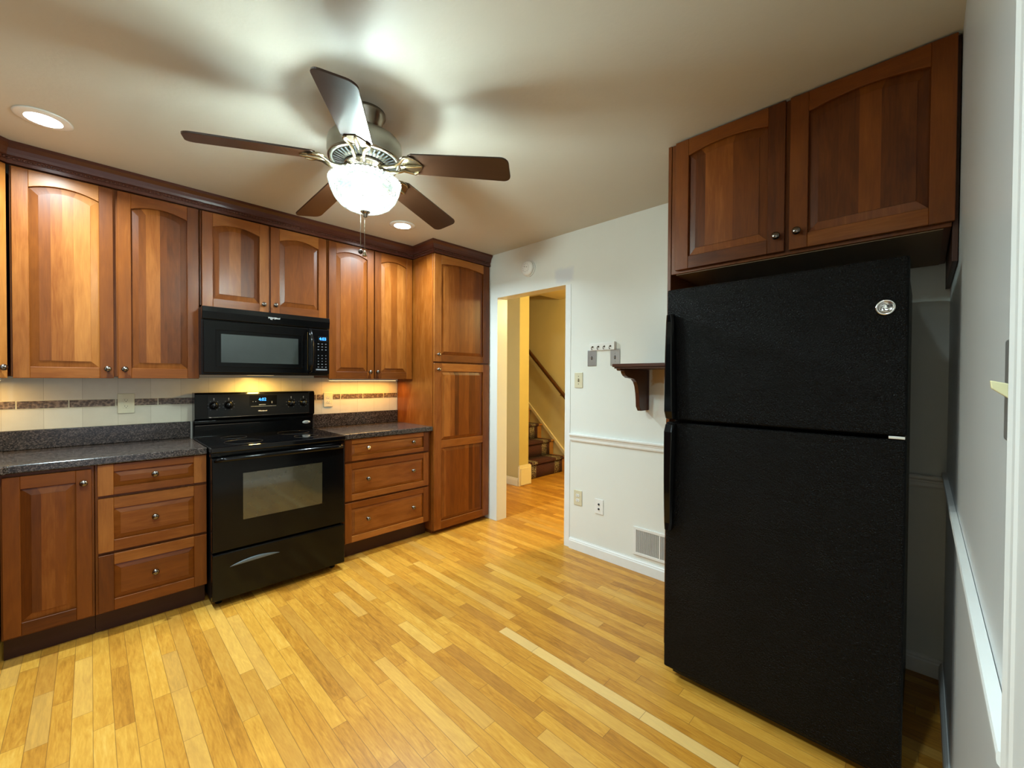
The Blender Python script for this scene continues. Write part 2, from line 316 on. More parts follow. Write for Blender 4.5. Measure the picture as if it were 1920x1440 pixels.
# ------------------------------------------------------------------ mesh builder
class MB:
    def __init__(self): self.v = []; self.f = []; self.uv = []; self.t = []; self.sm = []
    def poly(self, pts, uvs=None, tone=0.5, smooth=False):
        i = len(self.v); self.v += [tuple(p) for p in pts]; self.f.append(list(range(i, i+len(pts))))
        self.uv.append(uvs or [(p[0], p[2]) for p in pts]); self.t.append(tone); self.sm.append(smooth)
    def solid(self, verts, faces, along=None, tone=0.5, smooth=False, uvo=None):
        """shared-vertex piece; grain runs along the axis index «along»"""
        i = len(self.v); self.v += [tuple(p) for p in verts]
        o = uvo or (random.uniform(0, 40), random.uniform(0, 40))
        al = 2 if along is None else along
        for fc in faces:
            self.f.append([i+k for k in fc])
            P = [Vector(verts[k]) for k in fc]
            n = (P[1]-P[0]).cross(P[2]-P[1]); ax = [abs(n.x), abs(n.y), abs(n.z)]
            rest = [k for k in range(3) if k != al]
            if ax[rest[0]] > ax[rest[1]]: ua = rest[1]
            else: ua = rest[0]
            self.uv.append([(p[ua]+o[0], p[al]+o[1]) for p in P]); self.t.append(tone); self.sm.append(smooth)
    def box(self, lo, hi, along=None, tone=None):
        x0, y0, z0 = lo; x1, y1, z1 = hi
        if tone is None: tone = random.uniform(0.25, 0.75)
        vs = [(x0, y0, z0), (x1, y0, z0), (x1, y1, z0), (x0, y1, z0), (x0, y0, z1), (x1, y0, z1), (x1, y1, z1), (x0, y1, z1)]
        fs = [(0, 3, 2, 1), (4, 5, 6, 7), (0, 1, 5, 4), (1, 2, 6, 5), (2, 3, 7, 6), (3, 0, 4, 7)]
        if along is None:
            d = (x1-x0, y1-y0, z1-z0); along = d.index(max(d))
        self.solid(vs, fs, along, tone)
    def prism(self, prof, axis, a, b, tone=0.5, along=None, smooth=False):
        """closed profile extruded along axis; profile holds the other two coordinates in x,y,z order"""
        n = len(prof)
        def mk(p, t):
            q = list(p); q.insert(axis, t); return tuple(q)
        vs = [mk(p, a) for p in prof] + [mk(p, b) for p in prof]
        fs = [tuple(range(n)), tuple(range(2*n-1, n-1, -1))] + [(k, k+n, (k+1) % n + n, (k+1) % n) for k in range(n)]
        self.solid(vs, fs, axis if along is None else along, tone, smooth)
    def lathe(self, prof, c=(0, 0, 0), seg=32, axis=2, cap=True, smooth=True, mod=None, direction=1):
        vs = []; n = len(prof)
        for j in range(seg):
            a = 2*PI*j/seg
            for (r, h) in prof:
                rr = r*(1+(mod(a, h) if mod else 0))
                x, y = rr*math.cos(a), rr*math.sin(a)
                if axis == 2: p = (x, y, h)
                elif axis == 1: p = (x, h, y)
                else: p = (h, x, y)
                vs.append((p[0]+c[0], p[1]+c[1], p[2]+c[2]))
        fs = []
        for j in range(seg):
            k = (j+1) % seg
            for i in range(n-1): fs.append((j*n+i, k*n+i, k*n+i+1, j*n+i+1))
        if cap:
            if prof[0][0] > 1e-6: fs.append(tuple(j*n for j in range(seg)))
            if prof[-1][0] > 1e-6: fs.append(tuple(j*n+n-1 for j in range(seg)))
        self.solid(vs, fs, None, 0.5, smooth)
    def tube(self, path, r, seg=10, closed=False, smooth=True):
        P = [Vector(p) for p in path]; n = len(P); vs = []
        rr = r if isinstance(r, (list, tuple)) else [r]*n
        up = Vector((0, 0, 1)); prev = None
        for i in range(n):
            a = P[i-1] if i > 0 else (P[-1] if closed else P[i]); b = P[(i+1) % n] if (i < n-1 or closed) else P[i]
            t = (b-a).normalized()
            s = (prev - t*prev.dot(t)) if prev is not None else (t.cross(up) if abs(t.z) < 0.95 else t.cross(Vector((1, 0, 0))))
            s.normalize(); prev = s; q = t.cross(s)
            for j in range(seg):
                an = 2*PI*j/seg
                vs.append(tuple(P[i] + (s*math.cos(an)+q*math.sin(an))*rr[i]))
        fs = []
        for i in range(n if closed else n-1):
            k = (i+1) % n
            for j in range(seg): fs.append((i*seg+j, i*seg+(j+1) % seg, k*seg+(j+1) % seg, k*seg+j))
        if not closed: fs += [tuple(range(seg-1, -1, -1)), tuple((n-1)*seg+j for j in range(seg))]
        self.solid(vs, fs, None, 0.5, smooth)
    def build(self, name, material, parent=None, bevel=0.0, segs=2, loc=None, rot=None, recalc=True, solidify=0):
        me = bpy.data.meshes.new(name)
        me.from_pydata(self.v, [], self.f)
        uvl = me.uv_layers.new(name='grain'); k = 0
        flat = []
        for u in self.uv:
            for a in u: flat += [a[0], a[1]]
        uvl.data.foreach_set('uv', flat)
        at = me.attributes.new('tone', 'FLOAT', 'FACE'); at.data.foreach_set('value', self.t)
        me.polygons.foreach_set('use_smooth', self.sm)
        if recalc:
            bm = bmesh.new(); bm.from_mesh(me); bmesh.ops.recalc_face_normals(bm, faces=bm.faces); bm.to_mesh(me); bm.free()
        me.materials.append(M[material] if isinstance(material, str) else material)
        o = bpy.data.objects.new(name, me); C.objects.link(o)
        if parent: o.parent = parent
        if loc: o.location = loc
        if rot: o.rotation_euler = rot
        if solidify:
            md = o.modifiers.new('solid', 'SOLIDIFY'); md.thickness = solidify; md.offset = 0
        if bevel:
            md = o.modifiers.new('bevel', 'BEVEL'); md.width = bevel; md.segments = segs; md.limit_method = 'ANGLE'; md.angle_limit = math.radians(35)
            md.harden_normals = False
        return o
def boxes(name, material, lst, parent=None, bevel=0.002, **kw):
    m = MB()
    for it in lst: m.box(*it)
    return m.build(name, material, parent, bevel, **kw)
def tag(o, label, cat, group=None):
    o['label'] = label; o['category'] = cat
    if group: o['group'] = group
    return o
def thing(name, label, cat, loc=(0, 0, 0), rz=0, group=None):
    o = bpy.data.objects.new(name, None); o.empty_display_size = 0.1; C.objects.link(o)
    o.location = loc; o.rotation_euler = (0, 0, rz)
    return tag(o, label, cat, group)
def structure(o): o['kind'] = 'structure'; return o
def text(name, body, size, material, parent, loc, rz=0, shear=0.0, ext=0.0004, align='CENTER'):
    c = bpy.data.curves.new(name, 'FONT'); c.body = body; c.size = size; c.shear = shear; c.extrude = ext
    c.align_x = align; c.align_y = 'CENTER'
    c.materials.append(M[material])
    tmp = bpy.data.objects.new('tmp', c); C.objects.link(tmp)
    me = bpy.data.meshes.new_from_object(tmp); bpy.data.objects.remove(tmp)
    o = bpy.data.objects.new(name, me); C.objects.link(o); o.location = loc; o.rotation_euler = (PI/2, 0, rz)
    if parent: o.parent = parent
    return o

# ------------------------------------------------------------------ room shell
XL, XW, XJ, YA, YC = -0.91, 2.741, 2.873, 3.625, -0.08
HX = 5.02                                   # stair hall far wall
DY0, DY1, DH = 2.094, 2.909, 2.141          # doorway in the right wall
structure(boxes('floor', 'floor', [((XL-0.12, -0.40, -0.05), (HX+0.12, YA+0.12, 0.0), 1, 0.5), ((XJ, YA+0.12, -0.05), (HX+0.12, 7.2, 0.0), 1, 0.5)], bevel=0))
structure(boxes('ceiling', 'ceiling', [((XL-0.12, YC-0.12, CEIL), (XJ-0.01, YA+0.12, CEIL+0.08))], bevel=0))
structure(boxes('wall_back', 'wall_plain', [((XL-0.12, YA, 0), (XJ, YA+0.12, CEIL))], bevel=0))
structure(boxes('wall_right', 'wall', [((XW, YC, 0), (XJ, DY0, CEIL)), ((XW, DY1, 0), (XJ, YA, CEIL)), ((XW, DY0, DH), (XJ, DY1, CEIL))], bevel=0))
structure(boxes('wall_near', 'wall_near', [((0.62, YC-0.12, 0), (XJ, YC, CEIL)), ((XL-0.12, YC-0.12, 0), (-0.35, YC, CEIL)), ((-0.35, YC-0.12, 2.1), (0.62, YC, CEIL))], bevel=0))
structure(boxes('wall_left', 'wall_plain', [((XL-0.12, YC, 0), (XL, YA, CEIL))], bevel=0))
# unseen dark window added to the left wall to darken the appliances' reflections
w1 = structure(boxes('added_window_1', 'trim', [((XL+0.001, 0.50, 1.10), (XL+0.020, 0.57, 2.25)), ((XL+0.001, 2.33, 1.10), (XL+0.020, 2.40, 2.25)), ((XL+0.001, 0.57, 2.18), (XL+0.020, 2.33, 2.25)), ((XL+0.001, 0.57, 1.10), (XL+0.020, 2.33, 1.15))], bevel=0.003))
boxes('added_dark_pane', 'added_pane_dark', [((XL+0.001, 0.57, 1.15), (XL+0.008, 2.33, 2.18))], w1, bevel=0)
# hall behind the doorway
structure(boxes('wall_hall_far', 'hall_paint', [((HX, -0.4, 0), (HX+0.12, 7.2, 3.4))], bevel=0))
structure(boxes('wall_hall_partition', 'hall_paint_dim', [((3.834, 3.655, 0), (4.012, 7.2, 3.4))], bevel=0.003))
structure(boxes('wall_hall_left', 'hall_paint', [((XJ, 4.55, 0), (3.834, 4.65, CEIL))], bevel=0))
structure(boxes('wall_hall_end', 'hall_paint', [((XJ, -0.4, 0), (HX, -0.28, CEIL))], bevel=0))
structure(boxes('wall_stair_end', 'hall_paint', [((4.012, 7.1, 0), (HX, 7.2, 3.4))], bevel=0))
structure(boxes('ceiling_hall', 'hall_paint', [((XJ-0.01, -0.4, 2.575), (HX, 3.955, 2.66)), ((XJ-0.01, 3.955, 2.575), (4.56, 4.65, 2.66)), ((4.012, 3.955, 2.78), (HX, 7.2, 2.86)), ((4.48, 3.955, 2.66), (4.56, 7.2, 2.78)), ((4.56, 3.875, 2.66), (HX, 3.955, 2.78))], bevel=0))
# baseboards and chair rails
def base_profile(h, t): return [(0, 0), (t, 0), (t, h*0.72), (t*0.75, h*0.80), (t*0.75, h*0.86), (t*0.35, h*0.95), (t*0.3, h), (0, h)]
def rail_profile(z0, z1, t):
    h = z1-z0
    return [(0, z0), (t*0.35, z0), (t*0.5, z0+h*0.16), (t*0.5, z0+h*0.42), (t*0.62, z0+h*0.48), (t*0.62, z0+h*0.6), (t*0.95, z0+h*0.72), (t, z0+h*0.8), (t, z0+h*0.92), (t*0.9, z1), (0, z1)]
m = MB(); m.prism([(XW-0.001-p[0], p[1]) for p in base_profile(0.088, 0.016)], 1, 0.965, 2.034); structure(m.build('baseboard_right', 'trim'))
m = MB(); m.prism([(XW-0.001-p[0], p[1]) for p in base_profile(0.088, 0.016)], 1, YC+0.001, 0.93); structure(m.build('baseboard_fridge', 'trim'))
m = MB(); m.prism([(XW-0.001-p[0], p[1]) for p in rail_profile(0.872, 0.932, 0.024)], 1, 0.965, 2.034); structure(m.build('trim_1', 'trim'))
m = MB(); m.prism([(XW-0.001-p[0], p[1]) for p in rail_profile(0.872, 0.932, 0.024)], 1, YC+0.001, 0.93); structure(m.build('trim_2', 'trim'))
m = MB(); m.prism([(YC+0.001+p[0], p[1]) for p in rail_profile(0.905, 0.957, 0.016)], 0, 0.712, XW-0.026); structure(m.build('trim_3', 'trim'))
m = MB(); m.prism([(YC+0.001+p[0], p[1]) for p in base_profile(0.088, 0.014)], 0, 0.712, XW-0.02); structure(m.build('baseboard_near', 'trim'))
# door casing beside the camera (molded)
m = MB(); m.prism([(0.60, YC+0.001), (0.712, YC+0.001), (0.712, YC+0.012), (0.702, YC+0.0145), (0.690, YC+0.012), (0.672, YC+0.012), (0.664, YC+0.010), (0.615, YC+0.008), (0.60, YC+0.006)], 2, 0, 2.16)
structure(m.build('trim_4', 'trim'))
structure(boxes('trim_5', 'trim', [((XW-0.004, 2.040, 0.0), (XW-0.0005, DY0-0.0005, DH-0.002))], bevel=0.001))   # bare strip at the doorway edge
# hall trim: plinth with cap at the wall end, its baseboard, the sloping stair skirt
structure(boxes('trim_6', 'hall_trim', [((3.818, 3.632, 0), (4.045, 3.654, 0.25)), ((3.836, 3.62, 0.012), (4.03, 3.632, 0.225)), ((3.83, 3.636, 0.25), (4.03, 3.654, 0.262))], bevel=0.003))
m = MB(); m.prism([(3.833-p[0], p[1]) for p in base_profile(0.10, 0.018)], 1, 3.66, 4.54); structure(m.build('trim_7', 'hall_trim'))
m = MB()
sk = [(3.45, 0.0), (3.80, 0.262), (6.6, 2.902), (6.6, 2.80), (3.83, 0.18), (3.6, 0.0)]
m.prism([(y, z) for (y, z) in [(3.52, 0.0), (6.55, 2.862), (6.55, 2.80), (3.585, 0.0)]], 0, HX-0.022, HX-0.001); structure(m.build('trim_8', 'hall_trim'))

# ------------------------------------------------------------------ cabinet doors
def knob_on(door, x, y, z, material='pewter', label=None):
    m = MB()
    prof = [(0.010, 0.0), (0.010, -0.002), (0.006, -0.004), (0.0055, -0.011), (0.012, -0.014), (0.0162, -0.020), (0.0150, -0.026), (0.0085, -0.030), (0.0, -0.0315)]
    m.lathe(prof, (x, y, z), 18, axis=1)
    o = m.build('knob', material, door)
    if label: o['label'] = label
    return o
def raised_door(parent, name, x0, z0, W, H, yf=0.0, arch=0.0, stile=0.058, rail=0.060, T=0.020, horiz=False, mids=(), bev=0.034, dark=0.0):
    """frame-and-raised-panel front; faces -y at y = yf"""
    m = MB(); s = stile; x1 = x0+W; z1 = z0+H
    tn = lambda: min(1, max(0, random.gauss(0.45-dark, 0.27)))
    m.box((x0, yf, z0), (x0+s, yf+T, z1), 2, tn()); m.box((x1-s, yf, z0), (x1, yf+T, z1), 2, tn())
    xa, xb = x0+s, x1-s
    m.box((xa, yf, z0), (xb, yf+T, z0+rail), 0, tn())
    zs = z1-rail-arch
    def arc(x, zs=zs, a=arch):
        t = (x-(xa+xb)/2)/((xb-xa)/2); return zs + a*(1-t*t)
    n = 14 if arch else 1
    xs = [xa+(xb-xa)*i/n for i in range(n+1)]
    tone = tn(); uvo = (random.uniform(0, 40), random.uniform(0, 40))
    vs = []; fs = []
    for x in xs: vs += [(x, yf, arc(x)), (x, yf, z1), (x, yf+T, arc(x)), (x, yf+T, z1)]
    for i in range(n):
        a, b = 4*i, 4*i+4
        fs += [(a, b, b+1, a+1), (a+2, a+3, b+3, b+2), (a, a+2, b+2, b), (a+1, b+1, b+3, a+3)]
    fs += [(0, 1, 3, 2), (4*n, 4*n+2, 4*n+3, 4*n+1)]
    m.solid(vs, fs, 0, tone, uvo=uvo)
    spans = []; zb = z0+rail
    for (mz, mh) in mids:
        m.box((xa, yf, mz), (xb, yf+T, mz+mh), 0, tn()); spans.append((zb, mz, False)); zb = mz+mh
    spans.append((zb, zs, True))
    yo, yi, yp = yf+0.0115, yf+0.0045, yf+0.0022
    for (b0, t0, top) in spans:
        ztop = (lambda x: arc(x)) if (top and arch) else (lambda x, t0=t0: t0)
        nn = 18
        ia, ib = xa+bev, xb-bev; ib0 = b0+bev
        def inner(i):
            t = i/nn; x = ia+(ib-ia)*t; X = xa+(xb-xa)*t
            return x, ztop(X)-bev
        outer = [(xa, b0), (xb, b0)] + [(xa+(xb-xa)*i/nn, ztop(xa+(xb-xa)*i/nn)) for i in range(nn, -1, -1)]
        inn = [(ia, ib0), (ib, ib0)] + [inner(i) for i in range(nn, -1, -1)]
        N = len(outer)
        # staves of the field
        nst = 1 if horiz else max(2, int(round((ib-ia)/random.uniform(0.042, 0.066))))
        cuts = sorted(set([0, nn] + [min(nn-1, max(1, int(nn*(k+random.uniform(-0.22, 0.22))/nst))) for k in range(1, nst)]))
        st = []
        for a, b in zip(cuts, cuts[1:]):
            tt = tn(); o2 = (random.uniform(0, 40), random.uniform(0, 40)); st.append((a, b, tt, o2))
            for i in range(a, b):
                (xi, zi), (xj, zj) = inner(i), inner(i+1)
                P = [(xi, yp, ib0), (xj, yp, ib0), (xj, yp, zj), (xi, yp, zi)]
                uv = [(p[2]+o2[0], p[0]+o2[1]) if horiz else (p[0]+o2[0], p[2]+o2[1]) for p in P]
                m.poly(P, uv, tt)
        def tone_at(x):
            for a, b, tt, o2 in st:
                if x <= inner(b)[0]+1e-6: return tt, o2
            return st[-1][2], st[-1][3]
        for i in range(N):
            j = (i+1) % N
            tt, o2 = tone_at((inn[i][0]+inn[j][0])/2)
            P = [(outer[i][0], yo, outer[i][1]), (outer[j][0], yo, outer[j][1]), (inn[j][0], yi, inn[j][1]), (inn[i][0], yi, inn[i][1])]
            uv = [(p[2]+o2[0], p[0]+o2[1]) if horiz else (p[0]+o2[0], p[2]+o2[1]) for p in P]
            m.poly(P, uv, tt)
            P2 = [(inn[i][0], yi, inn[i][1]), (inn[j][0], yi, inn[j][1]), (inn[j][0], yp, inn[j][1]), (inn[i][0], yp, inn[i][1])]
            m.poly(P2, [(p[0]+o2[0], p[2]+o2[1]) for p in P2], max(0, tt-0.25))
        # back sheet closes the panel
        m.box((xa, yf+0.013, b0), (xb, yf+T-0.001, max(z for _, z in outer)-0.0 if not (top and arch) else t0), 2, 0.3)
    return m.build(name, 'cherry', parent, bevel=0.0016, segs=1, recalc=False)

def carcass(parent, boxes_, name='carcass', material='cherry', tone=0.42):
    m = MB()
    for lo, hi in boxes_: m.box(lo, hi, 2, random.gauss(tone, 0.05))
    return m.build(name, material, parent, bevel=0.0015, segs=1)

# --- wall cabinets on the back wall (local origin: bottom, at the door face plane Y = 3.325)
YU = 3.325; UB = 1.360
lifts = [-0.20, 0.05, 0.02, 0.0, -0.02, -0.05]
def wall_cab(label, x0, x1, zb, zt, doors):
    t = thing('wall_cabinet', label, 'cabinet', (x0, YU, zb), 0, 'cherry wall cabinets over the counter')
    carcass(t, [((0.0, 0.0215, 0.010), (x1-x0, YA-YU-0.012, zt-zb))])
    for (a, b, kx, kz) in doors:
        d = raised_door(t, 'door', a-x0, 0, b-a, 2.446-zb, arch=0.030, dark=lifts.pop(0))
        knob_on(d, kx-x0, 0, kz-zb)
    return t
wall_cab('arched double-door cherry wall cabinet left of the microwave', -0.288, 0.498, UB, 2.452, [(-0.280, 0.096, 0.070, 1.414), (0.114, 0.493, 0.142, 1.414)])
wall_cab('short double-door cherry wall cabinet directly above the microwave', 0.502, 1.305, 1.828, 2.452, [(0.511, 0.897, 0.862, 1.884), (0.909, 1.298, 0.938, 1.888)])
wall_cab('narrow double-door cherry wall cabinet between microwave and tall pantry', 1.309, 2.079, UB, 2.452, [(1.318, 1.694, 1.656, 1.420), (1.704, 2.066, 1.724, 1.421)])
# diagonal corner wall cabinet
a45 = PI/4; dl = 0.43
cx0, cy0 = -0.296-dl*math.cos(a45), 3.322-dl*math.sin(a45)
t = thing('corner_cabinet', 'cherry corner wall cabinet cut off by the left edge of the photo', 'cabinet', (cx0, cy0, UB), a45)
m = MB()
hgt = 2.452-UB
def w2l(x, y): dx, dy = x-cx0, y-cy0; return (dx*math.cos(a45)+dy*math.sin(a45), -dx*math.sin(a45)+dy*math.cos(a45))
foot = [(0.004, 0.0215), (dl-0.018, 0.0215)] + [w2l(*p) for p in [(-0.293, YA-0.012), (XL+0.012, YA-0.012), (XL+0.012, 3.03)]]
m.prism(foot, 2, 0.010, hgt, 0.4); m.build('carcass', 'cherry', t)
d = raised_door(t, 'door', 0.02, 0, dl-0.020, 2.446-UB, arch=0.030); knob_on(d, dl-0.034, 0, 1.414-UB)

# --- tall pantry
YT = 3.008; TX0, TX1 = 2.083, 2.733
t = thing('pantry_cabinet', 'tall cherry pantry cabinet standing beside the doorway', 'cabinet', (TX0, YT, 0))
carcass(t, [((0.0, 0.0215, 0.04), (TX1-TX0, YA-YT-0.012, 2.4525)), ((0.02, 0.06, 0.0), (TX1-TX0-0.002, YA-YT-0.03, 0.04))], tone=0.5)
d = raised_door(t, 'upper_door', 0.006, 1.516, 0.636, 2.449-1.516, arch=0.022, stile=0.075, bev=0.03); knob_on(d, 0.044, 0, 1.578)
d = raised_door(t, 'lower_door', 0.006, 0.042, 0.636, 1.500-0.042, stile=0.075, rail=0.07, mids=[(0.757, 0.066)], bev=0.03); knob_on(d, 0.044, 0, 1.447)

# --- base cabinets
YB = 3.032; CT = 0.953
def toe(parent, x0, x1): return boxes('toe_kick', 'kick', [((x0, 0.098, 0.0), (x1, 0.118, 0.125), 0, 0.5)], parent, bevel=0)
t = thing('base_cabinet', 'single-door cherry base cabinet at the left edge under the counter', 'cabinet', (-0.300, YB, 0), 0, 'cherry base cabinets along the back wall')
carcass(t, [((0, 0.0215, 0.125), (0.311, YA-YB-0.012, CT-0.042))]); toe(t, 0, 0.311)
d = raised_door(t, 'door', 0.007, 0.137, 0.294, 0.894-0.137, stile=0.056, dark=-0.04); knob_on(d, 0.273, 0, 0.829)
t = thing('drawer_cabinet', 'three-drawer cherry base cabinet left of the range', 'cabinet', (0.013, YB, 0), 0, 'cherry base cabinets along the back wall')
carcass(t, [((0, 0.0215, 0.125), (0.474, YA-YB-0.012, CT-0.042))]); toe(t, 0, 0.474)
for (zb, zt, kz, rl) in [(0.747, 0.909, 0.834, 0.040), (0.449, 0.731, 0.597, 0.058), (0.135, 0.434, 0.289, 0.058)]:
    d = raised_door(t, 'drawer', 0.010, zb, 0.460, zt-zb, horiz=True, rail=rl, stile=0.060, bev=0.026, dark=-0.14); knob_on(d, 0.236, 0, kz)
t = thing('drawer_cabinet', 'wide three-drawer cherry base cabinet between range and pantry', 'cabinet', (1.305, YB, 0), 0, 'cherry base cabinets along the back wall')
carcass(t, [((0, 0.0215, 0.125), (0.775, YA-YB-0.012, CT-0.042))]); toe(t, 0, 0.775)
for (zb, zt, kz, rl) in [(0.747, 0.909, 0.837, 0.036), (0.449, 0.731, 0.598, 0.046), (0.135, 0.434, 0.290, 0.046)]:
    d = raised_door(t, 'drawer', 0.013, zb, 0.732, zt-zb, horiz=True, rail=rl, stile=0.052, bev=0.022)
    knob_on(d, 0.190, 0, kz, 'chrome' if zb > 0.7 else 'pewter', 'bright chrome knob' if zb > 0.7 else None); knob_on(d, 0.588, 0, kz)
# return run along the left wall (corner shows; unseen length added to darken reflections)
t = thing('corner_base_cabinet', 'cherry corner base cabinet under the counter at the far left edge', 'cabinet', (XL+0.012, YB-2.1, 0))
carcass(t, [((0, 0, 0.125), (0.575, YA-YB+2.1-0.012, CT-0.042))]); boxes('toe_kick', 'kick', [((0, 0.01, 0), (0.50, 2.45, 0.125), 1, 0.5)], t, bevel=0)

# --- worktops
def top_slab(name, label, poly, lip, cat='countertop'):
    t = thing(name, label, cat, (poly[0][0], poly[0][1], CT-0.040)); x0, y0 = poly[0]
    m = MB(); m.prism([(x-x0, y-y0) for x, y in poly], 2, 0, 0.040); m.build('slab', 'stone', t, bevel=0.006, segs=3)
    m = MB()
    for lo, hi in lip: m.box((lo[0]-x0, lo[1]-y0, 0.0405), (hi[0]-x0, hi[1]-y0, 1.063-CT+0.04))
    m.build('backsplash_lip', 'stone', t, bevel=0.003)
    return t
YE = 3.014
top_slab('countertop', 'dark speckled countertop with clipped corner left of the range', [(-0.272, YE), (0.484, YE), (0.484, YA-0.002), (XL+0.002, YA-0.002), (XL+0.002, 0.90), (-0.315, 0.90), (-0.315, 2.968)],
         [((XL+0.022, YA-0.022, 0), (0.484, YA-0.002, 0)), ((XL+0.002, 0.90, 0), (XL+0.021, YA-0.023, 0))])
top_slab('countertop', 'dark speckled countertop between the range and the pantry', [(1.301, YE), (2.081, YE), (2.081, YA-0.002), (1.301, YA-0.002)],
         [((1.301, YA-0.022, 0), (2.081, YA-0.002, 0))])

# --- tiled splashback (panel + border strips)
t = thing('tile_backsplash', 'beige tile backsplash with a brown pebble border', 'backsplash', (0, YA-0.009, 1.064))
boxes('tile_field', 'tile', [((XL+0.002, 0.001, 0.0), (2.081, 0.0085, 0.304), 0, 0.5), ((0.500, 0.001, -0.16), (1.290, 0.0085, 0.0), 0, 0.5)], t, bevel=0)
x = -0.091-0.203*4
while x < 2.08:
    a, b = max(x+0.003, XL+0.003), min(x+0.200, 2.080)
    if b > a+0.01: boxes('border_tile', 'pebble', [((a, -0.002, 0.121), (b, 0.0005, 0.164), 0, 0.5)], t, bevel=0.001)
    x += 0.203
boxes('border_liner', 'ivory', [((XL+0.003, -0.0005, 0.1175), (2.080, 0.0008, 0.1675), 0, 0.5)], t, bevel=0)

# --- crown molding over cabinets and pantry
def crown():
    path = [(cx0, cy0), (-0.296, YU), (TX0-0.001, YU), (TX0-0.001, YT), (TX1, YT)]
    prof = [(0.000, 2.4535), (0.006, 2.4535), (0.007, 2.470), (0.004, 2.473), (0.004, 2.490), (0.010, 2.494), (0.013, 2.508), (0.021, 2.526), (0.032, 2.538), (0.036, 2.543), (0.036, 2.559), (-0.02, 2.559), (-0.02, 2.4535)]
    P = [Vector(p) for p in path]; n = []
    for a, b in zip(P, P[1:]):
        d = (b-a).normalized(); n.append(Vector((d.y, -d.x)))
    off = []
    for i in range(len(P)):
        if i == 0: off.append(n[0])
        elif i == len(P)-1: off.append(n[-1])
        else: off.append((n[i-1]+n[i])/(1+n[i-1].dot(n[i])))
    t = thing('crown_molding', 'dark cherry crown molding along the ceiling over cabinets and pantry', 'molding', (P[2].x, P[2].y, 2.4535))
    m = MB(); k = len(prof); O = Vector((P[2].x, P[2].y, 2.4535))
    for i in range(len(P)-1):
        vs = []
        for j in (i, i+1):
            for (d, z) in prof: q = P[j]+off[j]*d; vs.append((q.x-O.x, q.y-O.y, z-O.z))
        fs = [(a, (a+1) % k, (a+1) % k+k, a+k) for a in range(k)]
        if i == 0: fs.append(tuple(range(k)))
        if i == len(P)-2: fs.append(tuple(range(2*k-1, k-1, -1)))
        m.solid(vs, fs, 1 if i == 2 else 0, random.uniform(0.3, 0.6))
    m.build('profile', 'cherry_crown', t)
    r = MB()
    for i in range(len(P)-1):
        a, b = P[i]+off[i]*0.005, P[i+1]+off[i+1]*0.005
        L = (b-a).length; c = int(L/0.017); d = (b-a).normalized()
        for q in range(c):
            p = a+d*(q+0.5)*L/c
            s0 = p-d*0.0062; s1 = p+d*0.0062
            r.tube([(s0.x-O.x, s0.y-O.y, 2.4775-O.z), (p.x-O.x, p.y-O.y, 2.4815-O.z), (s1.x-O.x, s1.y-O.y, 2.4855-O.z)], [0.0035, 0.0062, 0.0035], 6)
    r.build('rope_bead', 'cherry_crown', t)
crown()

# ------------------------------------------------------------------ microwave
t = thing('microwave', 'black over-the-range microwave hung between the wall cabinets', 'microwave', (0.491, 3.20, 1.385))
W = 0.784
boxes('body', 'black_matte', [((0, 0.032, 0.0), (W, 0.40, 0.430))], t, 0.004)
m = MB(); m.prism([(0.036, 0.352), (0.004, 0.352), (-0.004, 0.40), (0.004, 0.432), (0.036, 0.432)], 0, 0, W); m.build('vent_grille', 'black', t, 0.003)
dr = boxes('door', 'black', [((0.004, 0.0, 0.012), (0.628, 0.031, 0.345))], t, 0.005)
boxes('window', 'micro_glass', [((0.098, -0.0012, 0.080), (0.560, -0.0002, 0.262))], dr, 0)
boxes('window_frame', 'black', [((0.070, -0.003, 0.052), (0.590, -0.0002, 0.058)), ((0.070, -0.003, 0.286), (0.590, -0.0002, 0.290)), ((0.070, -0.003, 0.058), (0.075, -0.0002, 0.286)), ((0.585, -0.003, 0.058), (0.590, -0.0002, 0.286))], dr, 0.001)
m = MB(); m.tube([(0.628, 0.002, 0.335), (0.636, -0.022, 0.320), (0.640, -0.036, 0.26), (0.641, -0.038, 0.18), (0.640, -0.034, 0.09), (0.637, -0.020, 0.035), (0.630, 0.002, 0.022)], [0.010, 0.014, 0.016, 0.017, 0.016, 0.014, 0.010], 12); m.build('handle', 'black', dr)
cp = boxes('control_panel', 'black', [((0.632, 0.0, 0.012), (W-0.002, 0.031, 0.345))], t, 0.004)
boxes('display', 'black_matte', [((0.700, -0.001, 0.255), (0.766, -0.0002, 0.292))], cp, 0)
text('clock_digits', '4:03', 0.030, 'blue_led', cp, (0.731, -0.0016, 0.273))
for r in range(9):
    if r == 3: continue
    for c in range(3):
        x = 0.700+c*0.027; z = 0.236-r*0.0215; wd = 0.010 if r < 3 or r > 6 else 0.005
        boxes('key', 'grey_print', [((x-wd/2, -0.0011, z-0.0025), (x+wd/2, -0.0002, z+0.0025))], cp, 0)
boxes('vent_key', 'grey_print', [((0.682, -0.0011, 0.040), (0.764, -0.0002, 0.050))], cp, 0)
boxes('panel_lip', 'pewter', [((0.676, -0.0014, 0.026), (0.770, -0.0002, 0.029)), ((0.676, -0.0014, 0.029), (0.678, -0.0002, 0.24))], cp, 0)
text('brand_lettering', 'Whirlpool', 0.018, 'white_print', t, (0.402, -0.0035, 0.394), shear=0.25)
m = MB(); m.tube([(0.402+0.021*math.cos(a), -0.004, 0.390+0.006*math.sin(a)+0.004*math.cos(a)) for a in [i*0.36 for i in range(13)]], 0.0011, 6); m.build('brand_swoosh', 'white_print', t)
boxes('lamp_lens', 'warm_lens', [((0.30, 0.205, -0.0008), (0.46, 0.27, 0.0005))], t, 0)

